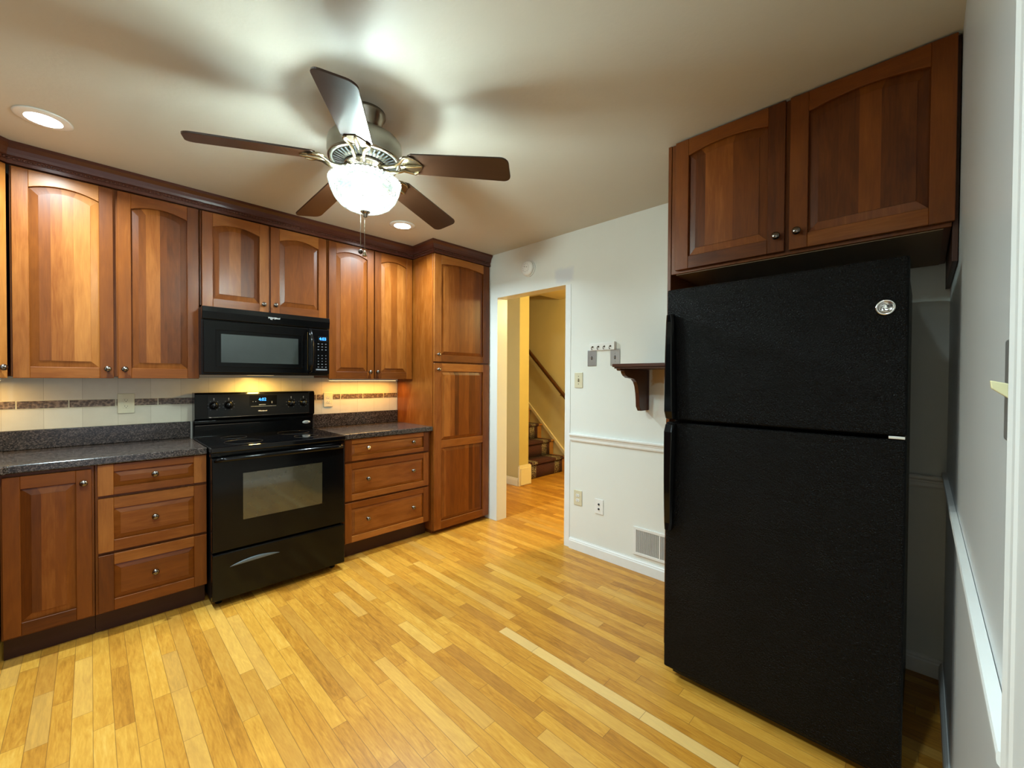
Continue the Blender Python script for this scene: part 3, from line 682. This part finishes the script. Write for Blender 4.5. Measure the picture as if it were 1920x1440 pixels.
# ------------------------------------------------------------------ range
RX = 0.491; t = thing('range', 'black freestanding electric range between the drawer cabinets', 'range', (RX, 2.935, 0)); W = 0.785
boxes('body', 'black_matte', [((0.006, 0.045, 0.035), (W-0.006, 0.66, 0.925))], t, 0.004)
for (x, y) in ((0.05, 0.10), (W-0.05, 0.10), (0.05, 0.60), (W-0.05, 0.60)):
    m = MB(); m.lathe([(0.018, 0.0), (0.018, 0.02), (0.012, 0.034)], (x, y, 0), 14); m.build('levelling_foot', 'black_matte', t)
ct = boxes('cooktop', 'cooktop', [((-0.004, -0.012, 0.926), (W+0.004, 0.60, 0.958))], t, 0.006, segs=3)
for (x, y, r) in ((0.20, 0.17, 0.105), (0.20, 0.43, 0.075), (0.58, 0.17, 0.075), (0.58, 0.43, 0.105)):
    m = MB(); m.tube([(x+r*math.cos(a*PI/20), y+r*math.sin(a*PI/20), 0.9582) for a in range(40)], 0.0006, 4, closed=True); m.build('burner_ring', 'ring_print', ct)
boxes('front_trim', 'black', [((-0.002, 0.010, 0.900), (W+0.002, 0.05, 0.9255))], t, 0.003)
dr = boxes('oven_door', 'black', [((0.002, 0.0, 0.338), (W-0.002, 0.044, 0.895))], t, 0.007, segs=3)
boxes('window', 'oven_glass', [((0.158, -0.0012, 0.505), (0.626, -0.0002, 0.788))], dr, 0)
m = MB(); m.tube([(0.02, 0.004, 0.878), (0.03, -0.026, 0.886), (0.07, -0.034, 0.888), (W/2, -0.036, 0.888), (W-0.07, -0.034, 0.888), (W-0.03, -0.026, 0.886), (W-0.02, 0.004, 0.878)], [0.011, 0.0135, 0.0145, 0.015, 0.0145, 0.0135, 0.011], 14); m.build('handle', 'black', dr)
dw = boxes('storage_drawer', 'black', [((0.002, 0.0, 0.050), (W-0.002, 0.044, 0.326))], t, 0.007, segs=3)
def crescent(x0, x1, zb, hgt):
    m = MB(); n = 18; lo = []; hi = []
    for i in range(n+1):
        u = i/n; x = x0+(x1-x0)*u
        lo.append((x, zb+0.010*u)); hi.append((x, zb+0.010*u + hgt*math.sin(PI*u)**0.8))
    vs = [(x, -0.0005, z) for x, z in lo] + [(x, -0.010*math.sin(PI*i/n)-0.0006, z) for i, (x, z) in enumerate(hi)] + [(x, 0.0, z) for x, z in hi]
    k = n+1; fs = []
    for i in range(n): fs += [(i, i+1, k+i+1, k+i), (k+i, k+i+1, 2*k+i+1, 2*k+i)]
    m.solid(vs, fs, 0, 0.5, True)
    return m
crescent(0.088, 0.36, 0.236, 0.024).build('handle', 'handle_grey', dw)
# backguard: control panel above a recessed neck
m = MB(); m.prism([(0.60, 0.930), (0.60, 1.035), (0.592, 1.050), (0.592, 1.068), (0.566, 1.082), (0.566, 1.250), (0.574, 1.262), (0.672, 1.262), (0.672, 0.930)], 0, 0.003, W-0.003)
bg = m.build('backguard', 'black', t, 0.004)
boxes('panel_glass', 'black_matte', [((0.075, 0.5635, 1.092), (W-0.045, 0.5655, 1.248))], bg, 0.001)
boxes('panel_edge', 'pewter', [((0.078, 0.561, 1.087), (W-0.05, 0.5655, 1.0915))], bg, 0.001)
boxes('neck_edge', 'pewter', [((0.01, 0.598, 1.033), (0.40, 0.6005, 1.036))], bg, 0)
boxes('display', 'black', [((0.325, 0.5622, 1.164), (0.505, 0.5634, 1.236))], bg, 0)
text('clock_digits', '4:02', 0.030, 'blue_led', bg, (0.408, 0.5612, 1.206))
boxes('display_print', 'grey_print', [((0.385, 0.5615, 1.166), (0.43, 0.5622, 1.171)), ((0.334, 0.5615, 1.155), (0.50, 0.5635, 1.158)), ((0.468, 0.5615, 1.176), (0.474, 0.5622, 1.192)), ((0.345, 0.5615, 1.190), (0.349, 0.5622, 1.194)), ((0.362, 0.5615, 1.190), (0.366, 0.5622, 1.194))], bg, 0)
text('brand_lettering', 'Whirlpool', 0.014, 'white_print', bg, (0.408, 0.5630, 1.122), shear=0.25)
for kx in (0.110, 0.197, 0.606, 0.696):
    m = MB(); m.lathe([(0.027, 0.0), (0.027, -0.004), (0.021, -0.007), (0.019, -0.022), (0.015, -0.026), (0, -0.027)], (kx, 0.563, 1.172), 24, axis=1)
    k = m.build('knob', 'black', bg)
    boxes('knob_pointer', 'grey_print', [((kx-0.0015, 0.534, 1.174), (kx+0.0015, 0.5362, 1.188))], k, 0)
    m = MB()
    for q in range(9):
        a = math.radians(-150+q*37); x, z = kx+0.035*math.sin(a+PI), 1.172-0.035*math.cos(a+PI)
        m.box((x-0.0022, 0.5620, z-0.0013), (x+0.0022, 0.5634, z+0.0013))
    m.box((kx-0.003, 0.562, 1.212), (kx+0.003, 0.5634, 1.224))
    m.build('dial_marks', 'grey_print', bg)
m = MB(); m.lathe([(0.0, 0.0), (0.030, 0.0), (0.030, 0.001), (0, 0.001)], (0, 0, 0), 28, axis=1)
s = m.build('sticker', 'white_plastic', bg, loc=(W-0.055, 0.5982, 1.013)); s.scale = (1, 1, 0.42)
boxes('sticker_print', 'grey_print', [((W-0.068, 0.5972, 1.010), (W-0.042, 0.5981, 1.016))], bg, 0)

# ------------------------------------------------------------------ refrigerator (faces -X)
FRX, FRY = 1.848, 0.836
t = thing('refrigerator', 'black textured top-freezer refrigerator under the cherry cabinet', 'refrigerator', (FRX, FRY, 0), -PI/2); W = 0.800
boxes('case', 'fridge', [((0.006, 0.078, 0.055), (W-0.006, 0.80, 1.765))], t, 0.006)
boxes('base_grille', 'black_matte', [((0.02, 0.055, 0.012), (W-0.02, 0.078, 0.052))] + [((0.04+i*0.048, 0.050, 0.018), (0.078+i*0.048, 0.055, 0.046)) for i in range(15)], t, 0.001)
for (x, y) in ((0.06, 0.12), (W-0.06, 0.12), (0.06, 0.72), (W-0.06, 0.72)):
    m = MB(); m.lathe([(0.020, 0.0), (0.020, 0.03), (0.012, 0.056)], (x, y, 0), 14); m.build('foot', 'black_matte', t)
fd = boxes('freezer_door', 'fridge', [((0, 0, 1.190), (W, 0.070, 1.776))], t, 0.008, segs=3)
rd = boxes('fridge_door', 'fridge', [((0, 0, 0.055), (W, 0.070, 1.178))], t, 0.008, segs=3)
boxes('door_gasket', 'black_matte', [((0.012, 0.070, 0.065), (W-0.012, 0.0785, 1.170)), ((0.012, 0.070, 1.198), (W-0.012, 0.0785, 1.768))], t, 0)
boxes('hinge_pin', 'chrome', [((W-0.045, 0.004, 1.1795), (W-0.004, 0.05, 1.1885))], t, 0.001)
def fr_handle(z0, z1, parent, up):
    # flat bowed bar: chunky at the gap end, tapering to the far end
    n = 14; vs = []; fs = []
    for i in range(n+1):
        u = i/n; z = z0+(z1-z0)*u
        e = u if up else 1-u              # e = 1 at the far (tapered) end
        out = -0.052 + 0.018*e**3 if 0 < i < n else -0.040
        wd = 0.050-0.012*e
        x0 = 0.008; x1 = x0+wd
        if i in (0, n): x0 += 0.003; x1 -= 0.003
        vs += [(x0+0.006, 0.001, z), (x0, out*0.75, z), (x0+0.008, out, z), (x1-0.008, out, z), (x1, out*0.7, z), (x1-0.004, 0.001, z)]
    for i in range(n):
        a = 6*i; b = a+6
        for k in range(6): fs.append((a+k, a+(k+1) % 6, b+(k+1) % 6, b+k))
    fs += [tuple(range(6)), tuple(range(6*n+5, 6*n-1, -1))]
    m = MB(); m.solid(vs, fs, 2, 0.5); return m.build('handle', 'black', parent, 0.003)
fr_handle(1.196, 1.660, fd, True); fr_handle(0.695, 1.172, rd, False)
m = MB(); m.lathe([(0.0, 0.0), (0.0255, 0.0), (0.0255, -0.003), (0.022, -0.0045), (0.0205, -0.0032), (0, -0.0032)], (W-0.057, 0, 1.613), 32, axis=1); em = m.build('emblem', 'chrome', fd)
m = MB()
for q in range(4):
    a = q*PI/2+0.4
    pts = [(W-0.057+(0.004+0.010*s)*math.cos(a+1.9*s), -0.0042, 1.613+(0.004+0.010*s)*math.sin(a+1.9*s)) for s in [i/8 for i in range(9)]]
    m.tube(pts, 0.0012, 6)
m.tube([(W-0.057+0.0178*math.cos(i*PI/16), -0.0036, 1.613+0.0178*math.sin(i*PI/16)) for i in range(32)], 0.0008, 5, closed=True)
m.build('emblem_script', 'pewter', em)

# --- cabinet over the refrigerator
t = thing('wall_cabinet', 'double-door cherry cabinet mounted above the black refrigerator', 'cabinet', (2.071, 0.926, 1.905), -PI/2)
carcass(t, [((0.0, 0.0215, 0.0), (0.988, 0.664, 0.652))], tone=0.25)
boxes('bottom_panel', 'cab_under', [((0.022, 0.03, -0.004), (0.968, 0.655, -0.0005), 0, 0.5)], t, 0)
for (y0, y1, kY, kz) in [(0.899, 0.429, 0.456, 1.984), (0.412, -0.069, 0.382, 1.988)]:
    d = raised_door(t, 'door', 0.926-y0, 0.014, y0-y1, 0.634, arch=0.022, stile=0.064, dark=0.20); knob_on(d, 0.926-kY, 0, kz-1.905)
t = thing('cabinet_panel', 'tall cherry end panel standing left of the refrigerator', 'panel', (2.09, 0.945, 0), -PI/2)
boxes('panel', 'cherry', [((0.0, 0.0, 0.0), (0.017, 0.649, CEIL-0.002), 2, 0.25)], t, 0.001)
t = thing('cabinet_panel', 'narrow dark wood strip hanging right of the fridge cabinet', 'panel', (2.10, -0.064, 1.785), -PI/2)
boxes('panel', 'kick', [((0.0, 0.0, 0.0), (0.014, 0.62, 0.772), 2, 0.5)], t, 0.001)

# ------------------------------------------------------------------ ceiling fan
t = thing('ceiling_fan', 'five-blade bronze ceiling fan with a ribbed glass bowl light', 'ceiling fan', (FX, FY, CEIL)); Z = lambda z: z-CEIL
m = MB(); m.lathe([(0.0, 0), (0.088, 0), (0.088, Z(2.548)), (0.078, Z(2.535)), (0.072, Z(2.50)), (0.060, Z(2.478)), (0.045, Z(2.470)), (0.045, Z(2.440)), (0.0, Z(2.440))], seg=40); m.build('canopy', 'bronze', t)
mh = MB(); mh.lathe([(0.0, Z(2.449)), (0.105, Z(2.449)), (0.145, Z(2.440)), (0.157, Z(2.424)), (0.160, Z(2.405)), (0.160, Z(2.372)), (0.156, Z(2.362)), (0.157, Z(2.352)), (0.150, Z(2.344)), (0.138, Z(2.3435)), (0.0, Z(2.3435))], seg=48); mo = mh.build('motor_housing', 'motor', t)
m = MB(); m.lathe([(0.0, Z(2.343)), (0.138, Z(2.343)), (0.085, Z(2.330)), (0.0, Z(2.330))], seg=48); m.build('vent_dish', 'dish', mo)
m = MB()
for k in range(40):
    a = 2*PI*k/40; ca, sa = math.cos(a), math.sin(a); wv = 0.0042
    p = [(0.090, -0.6*wv), (0.134, -wv), (0.134, wv), (0.090, 0.6*wv)]
    zz = lambda r: Z(2.330)+(r-0.085)*0.2453-0.0012
    vs = [(r*ca-s*sa, r*sa+s*ca, zz(r)) for r, s in p] + [(r*ca-s*sa, r*sa+s*ca, zz(r)+0.004) for r, s in p]
    m.solid(vs, [(0, 1, 2, 3), (7, 6, 5, 4), (0, 4, 5, 1), (1, 5, 6, 2), (2, 6, 7, 3), (3, 7, 4, 0)], 2, 0.5)
m.build('vent_slots', 'void', mo)
m = MB(); m.tube([(0.150*math.cos(i*PI/32), 0.150*math.sin(i*PI/32), Z(2.348)) for i in range(64)], 0.008, 8, closed=True); m.build('motor_ring', 'bronze', mo)
m = MB(); m.lathe([(0.0, Z(2.329)), (0.092, Z(2.329)), (0.088, Z(2.318)), (0.066, Z(2.312)), (0.062, Z(2.300)), (0.064, Z(2.276)), (0.075, Z(2.270)), (0.075, Z(2.262)), (0.0, Z(2.262))], seg=36); m.build('switch_housing', 'bronze', t)
def blade_mesh():
    m = MB(); pts = []
    r0, r1, w0, w1 = 0.212, 0.66, 0.062, 0.071
    def side(s):
        out = [(r0, s*w0*0.80), (r0+0.02, s*w0)]
        for i in range(0, 7):
            a = i*PI/12; out.append((r1-0.034+0.034*math.sin(a), s*(w1-0.034+0.034*math.cos(a))))
        return out
    A = side(1); B = side(-1)
    pts = A + B[::-1]; n = len(pts); h = 0.0035
    vs = [(x, y, -h) for x, y in pts] + [(x, y, h) for x, y in pts]
    fs = [tuple(range(n-1, -1, -1)), tuple(range(n, 2*n))] + [(k, (k+1) % n, (k+1) % n+n, k+n) for k in range(n)]
    m.solid(vs, fs, 0, 0.5); return m
TH0 = 2.862; droop = math.atan2(0.073, 0.66); pitch = math.radians(12.5)
bl = []
for k in range(5):
    th = TH0+k*2*PI/5
    rot = (Matrix.Rotation(th, 4, 'Z') @ Matrix.Rotation(droop, 4, 'Y') @ Matrix.Rotation(-pitch, 4, 'X'))
    m = blade_mesh(); mx = Matrix.Translation((0, 0, Z(2.346))) @ rot; o = m.build('blade', 'blade', t, 0.0012); o.matrix_local = mx
    # blade iron: forked scroll arm from the hub under the blade root
    m = MB()
    for s in (-1, 1):
        m.tube([(0.075, s*0.012, -0.024), (0.115, s*0.018, -0.034), (0.150, s*0.020, -0.030), (0.175, s*0.026, -0.014), (0.198, s*0.045, -0.006), (0.222, s*0.050, -0.0085), (0.242, s*0.040, -0.0090)], [0.009, 0.0085, 0.008, 0.008, 0.0075, 0.007, 0.005], 8)
    m.tube([(0.170, 0.0, -0.014), (0.200, 0.0, -0.010), (0.235, 0.0, -0.0095), (0.268, 0.0, -0.0092)], [0.006, 0.010, 0.009, 0.004], 8)
    n = 10; vs = []
    for i in range(n+1):
        u = i/n; x = 0.178+0.092*u; wv = 0.050*math.sin(PI*min(1, 0.25+0.75*u))**0.7+0.002
        vs += [(x, -wv, -0.0036), (x, wv, -0.0036), (x, wv, -0.0075), (x, -wv, -0.0075)]
    fs = []
    for i in range(n):
        a = 4*i; b = a+4; fs += [(a+q, a+(q+1) % 4, b+(q+1) % 4, b+q) for q in range(4)]
    fs += [(0, 1, 2, 3), (4*n+3, 4*n+2, 4*n+1, 4*n)]
    m.solid(vs, fs, 0, 0.5)
    o2 = m.build('blade_iron', 'brass', t, 0.001); o2.matrix_local = mx
# bowl light
rib = lambda a, h: 0.022*math.cos(48*a)*min(1, max(0, (h-Z(2.135))/0.05))
m = MB(); m.lathe([(0.120, Z(2.246)), (0.146, Z(2.254)), (0.153, Z(2.256)), (0.155, Z(2.250)), (0.152, Z(2.238)), (0.144, Z(2.210)), (0.131, Z(2.180)), (0.110, Z(2.152)), (0.080, Z(2.134)), (0.040, Z(2.122)), (0.012, Z(2.119))], seg=288, cap=False, mod=rib)
gb = m.build('glass_bowl', 'glass', t)
for k in range(3):
    a = k*2*PI/3+0.4
    m = MB(); m.lathe([(0.0, Z(2.170)), (0.016, Z(2.174)), (0.026, Z(2.190)), (0.027, Z(2.205)), (0.018, Z(2.228)), (0.013, Z(2.240)), (0.013, Z(2.262)), (0, Z(2.262))], (0.042*math.cos(a), 0.042*math.sin(a), 0), 16); m.build('bulb', 'bulb', t)
m = MB(); m.lathe([(0.0, Z(2.126)), (0.020, Z(2.124)), (0.022, Z(2.119)), (0.014, Z(2.113)), (0.008, Z(2.104)), (0.010, Z(2.098)), (0.0, Z(2.092))], seg=20); m.build('finial', 'bronze', t)
for (dx, dy, zl, mt, kind) in ((-0.020, 0.004, 1.948, 'blade', 0), (-0.006, -0.006, 1.942, 'brass', 1)):
    m = MB(); z = 2.112
    m.tube([(dx, dy, Z(2.112)), (dx, dy, Z(zl))], 0.0011, 6)
    while z > zl: m.lathe([(0.0, -0.0017), (0.0017, 0.0), (0.0, 0.0017)], (dx, dy, Z(z)), 6); z -= 0.006
    pc = m.build('pull_chain', 'bronze', t)
    m = MB()
    if kind == 0: m.lathe([(0, 0.012), (0.008, 0.008), (0.0115, 0.0), (0.008, -0.008), (0, -0.012)], (dx, dy, Z(zl-0.010)), 14)
    else: m.lathe([(0, 0.012), (0.004, 0.010), (0.005, 0.0), (0.010, -0.010), (0.010, -0.014), (0, -0.014)], (dx, dy, Z(zl-0.010)), 14)
    m.build('pull_fob', mt, pc)

# ------------------------------------------------------------------ recessed lights
for (x, y), lab in zip(RECESSED, ('round recessed ceiling light above the left wall cabinets', 'small round recessed ceiling light between fan and pantry')):
    t = thing('recessed_light', lab, 'ceiling light', (x, y, CEIL), 0, 'recessed ceiling lights')
    m = MB(); m.lathe([(0.062, -0.0005), (0.095, -0.0005), (0.097, -0.003), (0.090, -0.006), (0.066, -0.009), (0.062, -0.009)], seg=40, cap=False)
    m.build('trim_ring', 'white_plastic', t)
    m = MB(); m.lathe([(0.0, -0.0045), (0.064, -0.0045), (0.064, -0.0065), (0.0, -0.0065)], seg=36); m.build('lens', 'lens', t)

# ------------------------------------------------------------------ under-cabinet lights
for (x0, x1, y, lab) in ((1.38, 1.975, 3.42, 'slim white light bar under the wall cabinet by the pantry'), (-0.70, -0.325, 3.40, 'light bar under the corner wall cabinet at left')):
    t = thing('under_cabinet_light', lab, 'light', (x0, y, 1.3435), 0, 'under-cabinet light bars')
    boxes('housing', 'white_plastic', [((0, 0, 0.004), (x1-x0, 0.10, 0.0255))], t, 0.002)
    boxes('diffuser', 'warm_lens', [((0.01, 0.015, 0.0), (x1-x0-0.01, 0.09, 0.0038))], t, 0.001)

# ------------------------------------------------------------------ wall fittings
def plate(name, label, cat, loc, rz, w_, h_, material, group=None):
    t = thing(name, label, cat, loc, rz, group)
    p = boxes('cover_plate', material, [((-w_/2, -0.006, -h_/2), (w_/2, -0.0005, h_/2))], t, 0.003)
    return t, p
def toggle(t, material, dark='void', screws='steel'):
    boxes('slot', dark, [((-0.006, -0.0068, -0.013), (0.006, -0.0058, 0.013))], t, 0)
    m = MB(); m.prism([(-0.006, -0.006), (-0.020, 0.004), (-0.020, 0.010), (-0.006, 0.006)], 0, -0.0045, 0.0045); m.build('toggle', material, t, 0.001)
    for z in (-0.030, 0.030):
        m = MB(); m.lathe([(0.0035, 0), (0.003, -0.0012), (0, -0.0015)], (0, -0.006, z), 12, axis=1); m.build('screw', screws, t)
def duplex(t, body, dark, w_=0.034):
    for z in (-0.0195, 0.0195):
        m = MB(); m.prism([(w_/2*math.cos(a)*1.0, z+max(-0.0115, min(0.0115, w_/2*math.sin(a)))) for a in [i*PI/12 for i in range(24)]], 1, -0.0085, -0.0058); r = m.build('receptacle', body, t, 0.0008)
        boxes('slots', dark, [((-0.0075, -0.0092, z-0.002), (-0.0055, -0.0084, z+0.007)), ((0.0055, -0.0092, z-0.002), (0.0075, -0.0084, z+0.005)), ((-0.002, -0.0092, z-0.009), (0.002, -0.0084, z-0.005))], r, 0)
RW = -PI/2
t, p = plate('light_switch', 'grey metal toggle switch plate under the left end of the key rack', 'switch', (XW, 1.834, 1.533), RW, 0.080, 0.124, 'steel', 'grey metal switch plates'); toggle(t, 'steel')
t, p = plate('light_switch', 'grey metal toggle switch plate touching the wooden shelf', 'switch', (XW, 1.631, 1.533), RW, 0.080, 0.124, 'steel', 'grey metal switch plates'); toggle(t, 'steel')
t, p = plate('light_switch', 'ivory toggle switch nearest the doorway', 'switch', (XW, 1.958, 1.361), RW, 0.078, 0.122, 'ivory'); toggle(t, 'ivory', 'ivory_dark', 'ivory_dark')
t, p = plate('power_outlet', 'ivory outlet low on the white wall below the chair rail', 'outlet', (XW, 1.957, 0.420), RW, 0.078, 0.120, 'ivory'); duplex(t, 'white_plastic', 'ivory_dark')
t, p = plate('power_outlet', 'ivory outlet on the tile backsplash left of the range', 'outlet', (0.159, YA-0.0115, 1.200), 0, 0.080, 0.126, 'ivory'); duplex(t, 'ivory', 'ivory_dark')
t, p = plate('power_outlet', 'ivory outlet on the tile backsplash right of the range', 'outlet', (1.425, YA-0.0115, 1.184), 0, 0.076, 0.124, 'ivory'); duplex(t, 'ivory', 'ivory_dark')
t, p = plate('cable_jack', 'white jack plate with two black holes beside the low outlet', 'wall plate', (XW, 1.760, 0.392), RW, 0.076, 0.116, 'white_plastic')
for z in (-0.018, 0.018):
    m = MB(); m.lathe([(0.0075, 0), (0.0075, -0.004), (0.005, -0.008), (0.0, -0.008)], (0, -0.006, z), 14, axis=1); m.build('connector', 'void', t)
t, p = plate('light_switch', 'grey switch plate with yellow toggle beside the door casing', 'switch', (0.793, YC, 1.360), PI, 0.070, 0.128, 'steel')
m = MB(); m.prism([(-0.006, -0.010), (-0.020, 0.002), (-0.021, 0.012), (-0.006, 0.008)], 0, -0.005, 0.005); m.build('toggle', 'tape', t, 0.001)
# key rack with four hooks
t = thing('key_rack', 'white key rack with four metal hooks above the switch plates', 'key rack', (XW, 1.737, 1.616), RW)
boxes('backboard', 'white_plastic', [((-0.115, -0.012, -0.026), (0.115, -0.0005, 0.030)), ((0.108, -0.030, -0.026), (0.113, -0.0005, 0.034))], t, 0.002)
for x in (-0.085, -0.033, 0.019, 0.071):
    m = MB()
    m.lathe([(0.007, 0), (0.007, -0.003), (0, -0.004)], (x, -0.012, 0.002), 12, axis=1)
    m.tube([(x, -0.013, 0.004), (x, -0.026, 0.002), (x, -0.032, -0.006), (x, -0.031, -0.016), (x, -0.024, -0.020), (x, -0.020, -0.015)], 0.0026, 8)
    m.build('hook', 'pewter', t)
# smoke detector
t = thing('smoke_detector', 'round white smoke detector high on the wall by the pantry', 'smoke detector', (XW, 2.500, 2.345), RW)
m = MB(); m.lathe([(0.072, -0.0005), (0.072, -0.012), (0.068, -0.014), (0.0, -0.014)], seg=40, axis=1); m.build('base_plate', 'white_plastic', t)
m = MB(); m.lathe([(0.066, -0.014), (0.066, -0.034), (0.058, -0.044), (0.045, -0.048), (0.0, -0.049)], seg=40, axis=1); b = m.build('cover', 'white_plastic', t)
m = MB(); m.lathe([(0.004, 0), (0.004, -0.002), (0, -0.002)], (-0.012, -0.048, 0.012), 10, axis=1); m.lathe([(0.004, 0), (0.004, -0.002), (0, -0.002)], (0.012, -0.048, 0.006), 10, axis=1)
for k in range(12): a = k*PI/6; m.box((0.034*math.cos(a)-0.002, -0.0492, 0.034*math.sin(a)-0.002), (0.034*math.cos(a)+0.002, -0.0475, 0.034*math.sin(a)+0.002))
m.build('vents', 'vent_dark', b)
# return-air grille
t = thing('wall_vent', 'white return-air vent grille low on the wall beside the refrigerator', 'vent', (XW, 1.470, 0.118), RW)
VW = 0.40
boxes('frame', 'white_plastic', [((0, -0.010, 0), (VW, -0.0005, 0.020)), ((0, -0.010, 0.180), (VW, -0.0005, 0.200)), ((0, -0.010, 0.020), (0.024, -0.0005, 0.180)), ((VW-0.024, -0.010, 0.020), (VW, -0.0005, 0.180)), ((0.194, -0.010, 0.020), (0.204, -0.0005, 0.180))], t, 0.002)
boxes('duct_shade', 'vent_dark', [((0.02, -0.002, 0.018), (VW-0.02, -0.0004, 0.182))], t, 0)  # dark sheet behind the fins; the duct's shade is put into its colour
m = MB(); x = 0.028
while x < VW-0.026:
    if not 0.191 < x < 0.206: m.box((x, -0.008, 0.019), (x+0.0025, -0.0025, 0.181))
    x += 0.0072
m.build('louvre_fins', 'white_plastic', t)
# wall shelf with scroll bracket
t = thing('wall_shelf', 'dark wooden wall shelf on a scroll bracket next to the refrigerator', 'shelf', (XW, 1.405, 1.448), RW)
boxes('shelf_board', 'shelf', [((-0.008, -0.405, 0.0), (0.435, -0.001, 0.020), 0, 0.5), ((0.0, -0.395, -0.010), (0.43, -0.001, 0.0), 0, 0.4)], t, 0.003)
prof = [(-0.001, -0.292), (-0.108, -0.292), (-0.132, -0.262), (-0.135, -0.22), (-0.142, -0.17), (-0.155, -0.125), (-0.175, -0.095), (-0.205, -0.076), (-0.245, -0.070), (-0.280, -0.067), (-0.310, -0.055), (-0.330, -0.038), (-0.335, -0.025), (-0.380, -0.022), (-0.390, -0.010), (-0.001, -0.010)]
def wall_bracket(x0, x1):
    m = MB(); n = len(prof)
    m.prism([(y, z-0.0005) for y, z in prof], 0, x0, x1, 0.45, along=2)
    m.box((x0-0.004, -0.016, -0.290), (x1+0.004, -0.0005, -0.012), 2, 0.5)
    return m.build('bracket', 'shelf', t, 0.002)
wall_bracket(0.012, 0.040); wall_bracket(0.375, 0.403)

# ------------------------------------------------------------------ staircase in the hall
SX0, SX1, SY, RISE, RUN = 4.014, HX-0.023, 3.795, 0.222, 0.244
t = thing('staircase', 'wooden staircase rising to the left behind the doorway', 'staircase', (SX0, SY, 0)); NS = 11
for i in range(NS):
    boxes('riser', 'oak', [((0, RUN*i, 0.0 if i == 0 else RISE*i-0.02), (SX1-SX0, RUN*i+0.018, RISE*(i+1)-0.026), 0, 0.5)], t, 0)
    boxes('tread', 'oak', [((0, RUN*i-0.026, RISE*(i+1)-0.0255), (SX1-SX0, RUN*(i+1)+0.016, RISE*(i+1)), 0, 0.5)], t, 0.008, segs=3)
CX0, CX1 = 4.135, 4.895
m = MB(); path = []
for i in range(NS):
    y, z = SY+RUN*i, RISE*(i+1)
    path += [(y-0.006, z-RISE+0.006 if i else 0.004), (y-0.006, z-0.034), (y-0.032, z-0.026), (y-0.037, z-0.008), (y-0.028, z+0.007), (y+0.0, z+0.008)]
path.append((SY+RUN*NS, RISE*NS+0.008))
cu = (CX1-CX0)/2; L = 0
for (a, b) in zip(path, path[1:]):
    d = math.hypot(b[0]-a[0], b[1]-a[1])
    m.poly([(CX0, a[0], a[1]), (CX1, a[0], a[1]), (CX1, b[0], b[1]), (CX0, b[0], b[1])], [(-cu, L), (cu, L), (cu, L+d), (-cu, L+d)], 0.5, True); L += d
o = m.build('stair_runner', 'carpet', None, recalc=False, solidify=0.006)
tag(o, 'burgundy patterned carpet runner lying on the staircase', 'carpet')
t = thing('handrail', 'brown wooden handrail on the stair wall behind the doorway', 'handrail', (HX-0.07, 3.60, 0.93))
dy, dz = 2.6, 2.6*0.967
m = MB()
n = Vector((0, -0.695, 0.719))
ys = [0, dy]
prof = [(-0.020, -0.024), (0.020, -0.024), (0.026, -0.006), (0.022, 0.014), (0.010, 0.024), (-0.010, 0.024), (-0.022, 0.014), (-0.026, -0.006)]
vs = []
for y in ys:
    for (a, b) in prof: vs.append((a, y+n.y*b, y*0.967+n.z*b))
k = len(prof)
m.solid(vs, [tuple(range(k-1, -1, -1)), tuple(range(k, 2*k))] + [(q, (q+1) % k, (q+1) % k+k, q+k) for q in range(k)], 1, 0.2)
m.build('rail', 'rail_wood', t)
for y in (0.25, 1.25, 2.3):
    m = MB(); m.tube([(0.0, y+0.01, y*0.967-0.026), (0.004, y+0.02, y*0.967-0.05), (0.03, y+0.02, y*0.967-0.06), (0.068, y+0.02, y*0.967-0.06)], 0.006, 8); m.build('rail_bracket', 'brass', t)
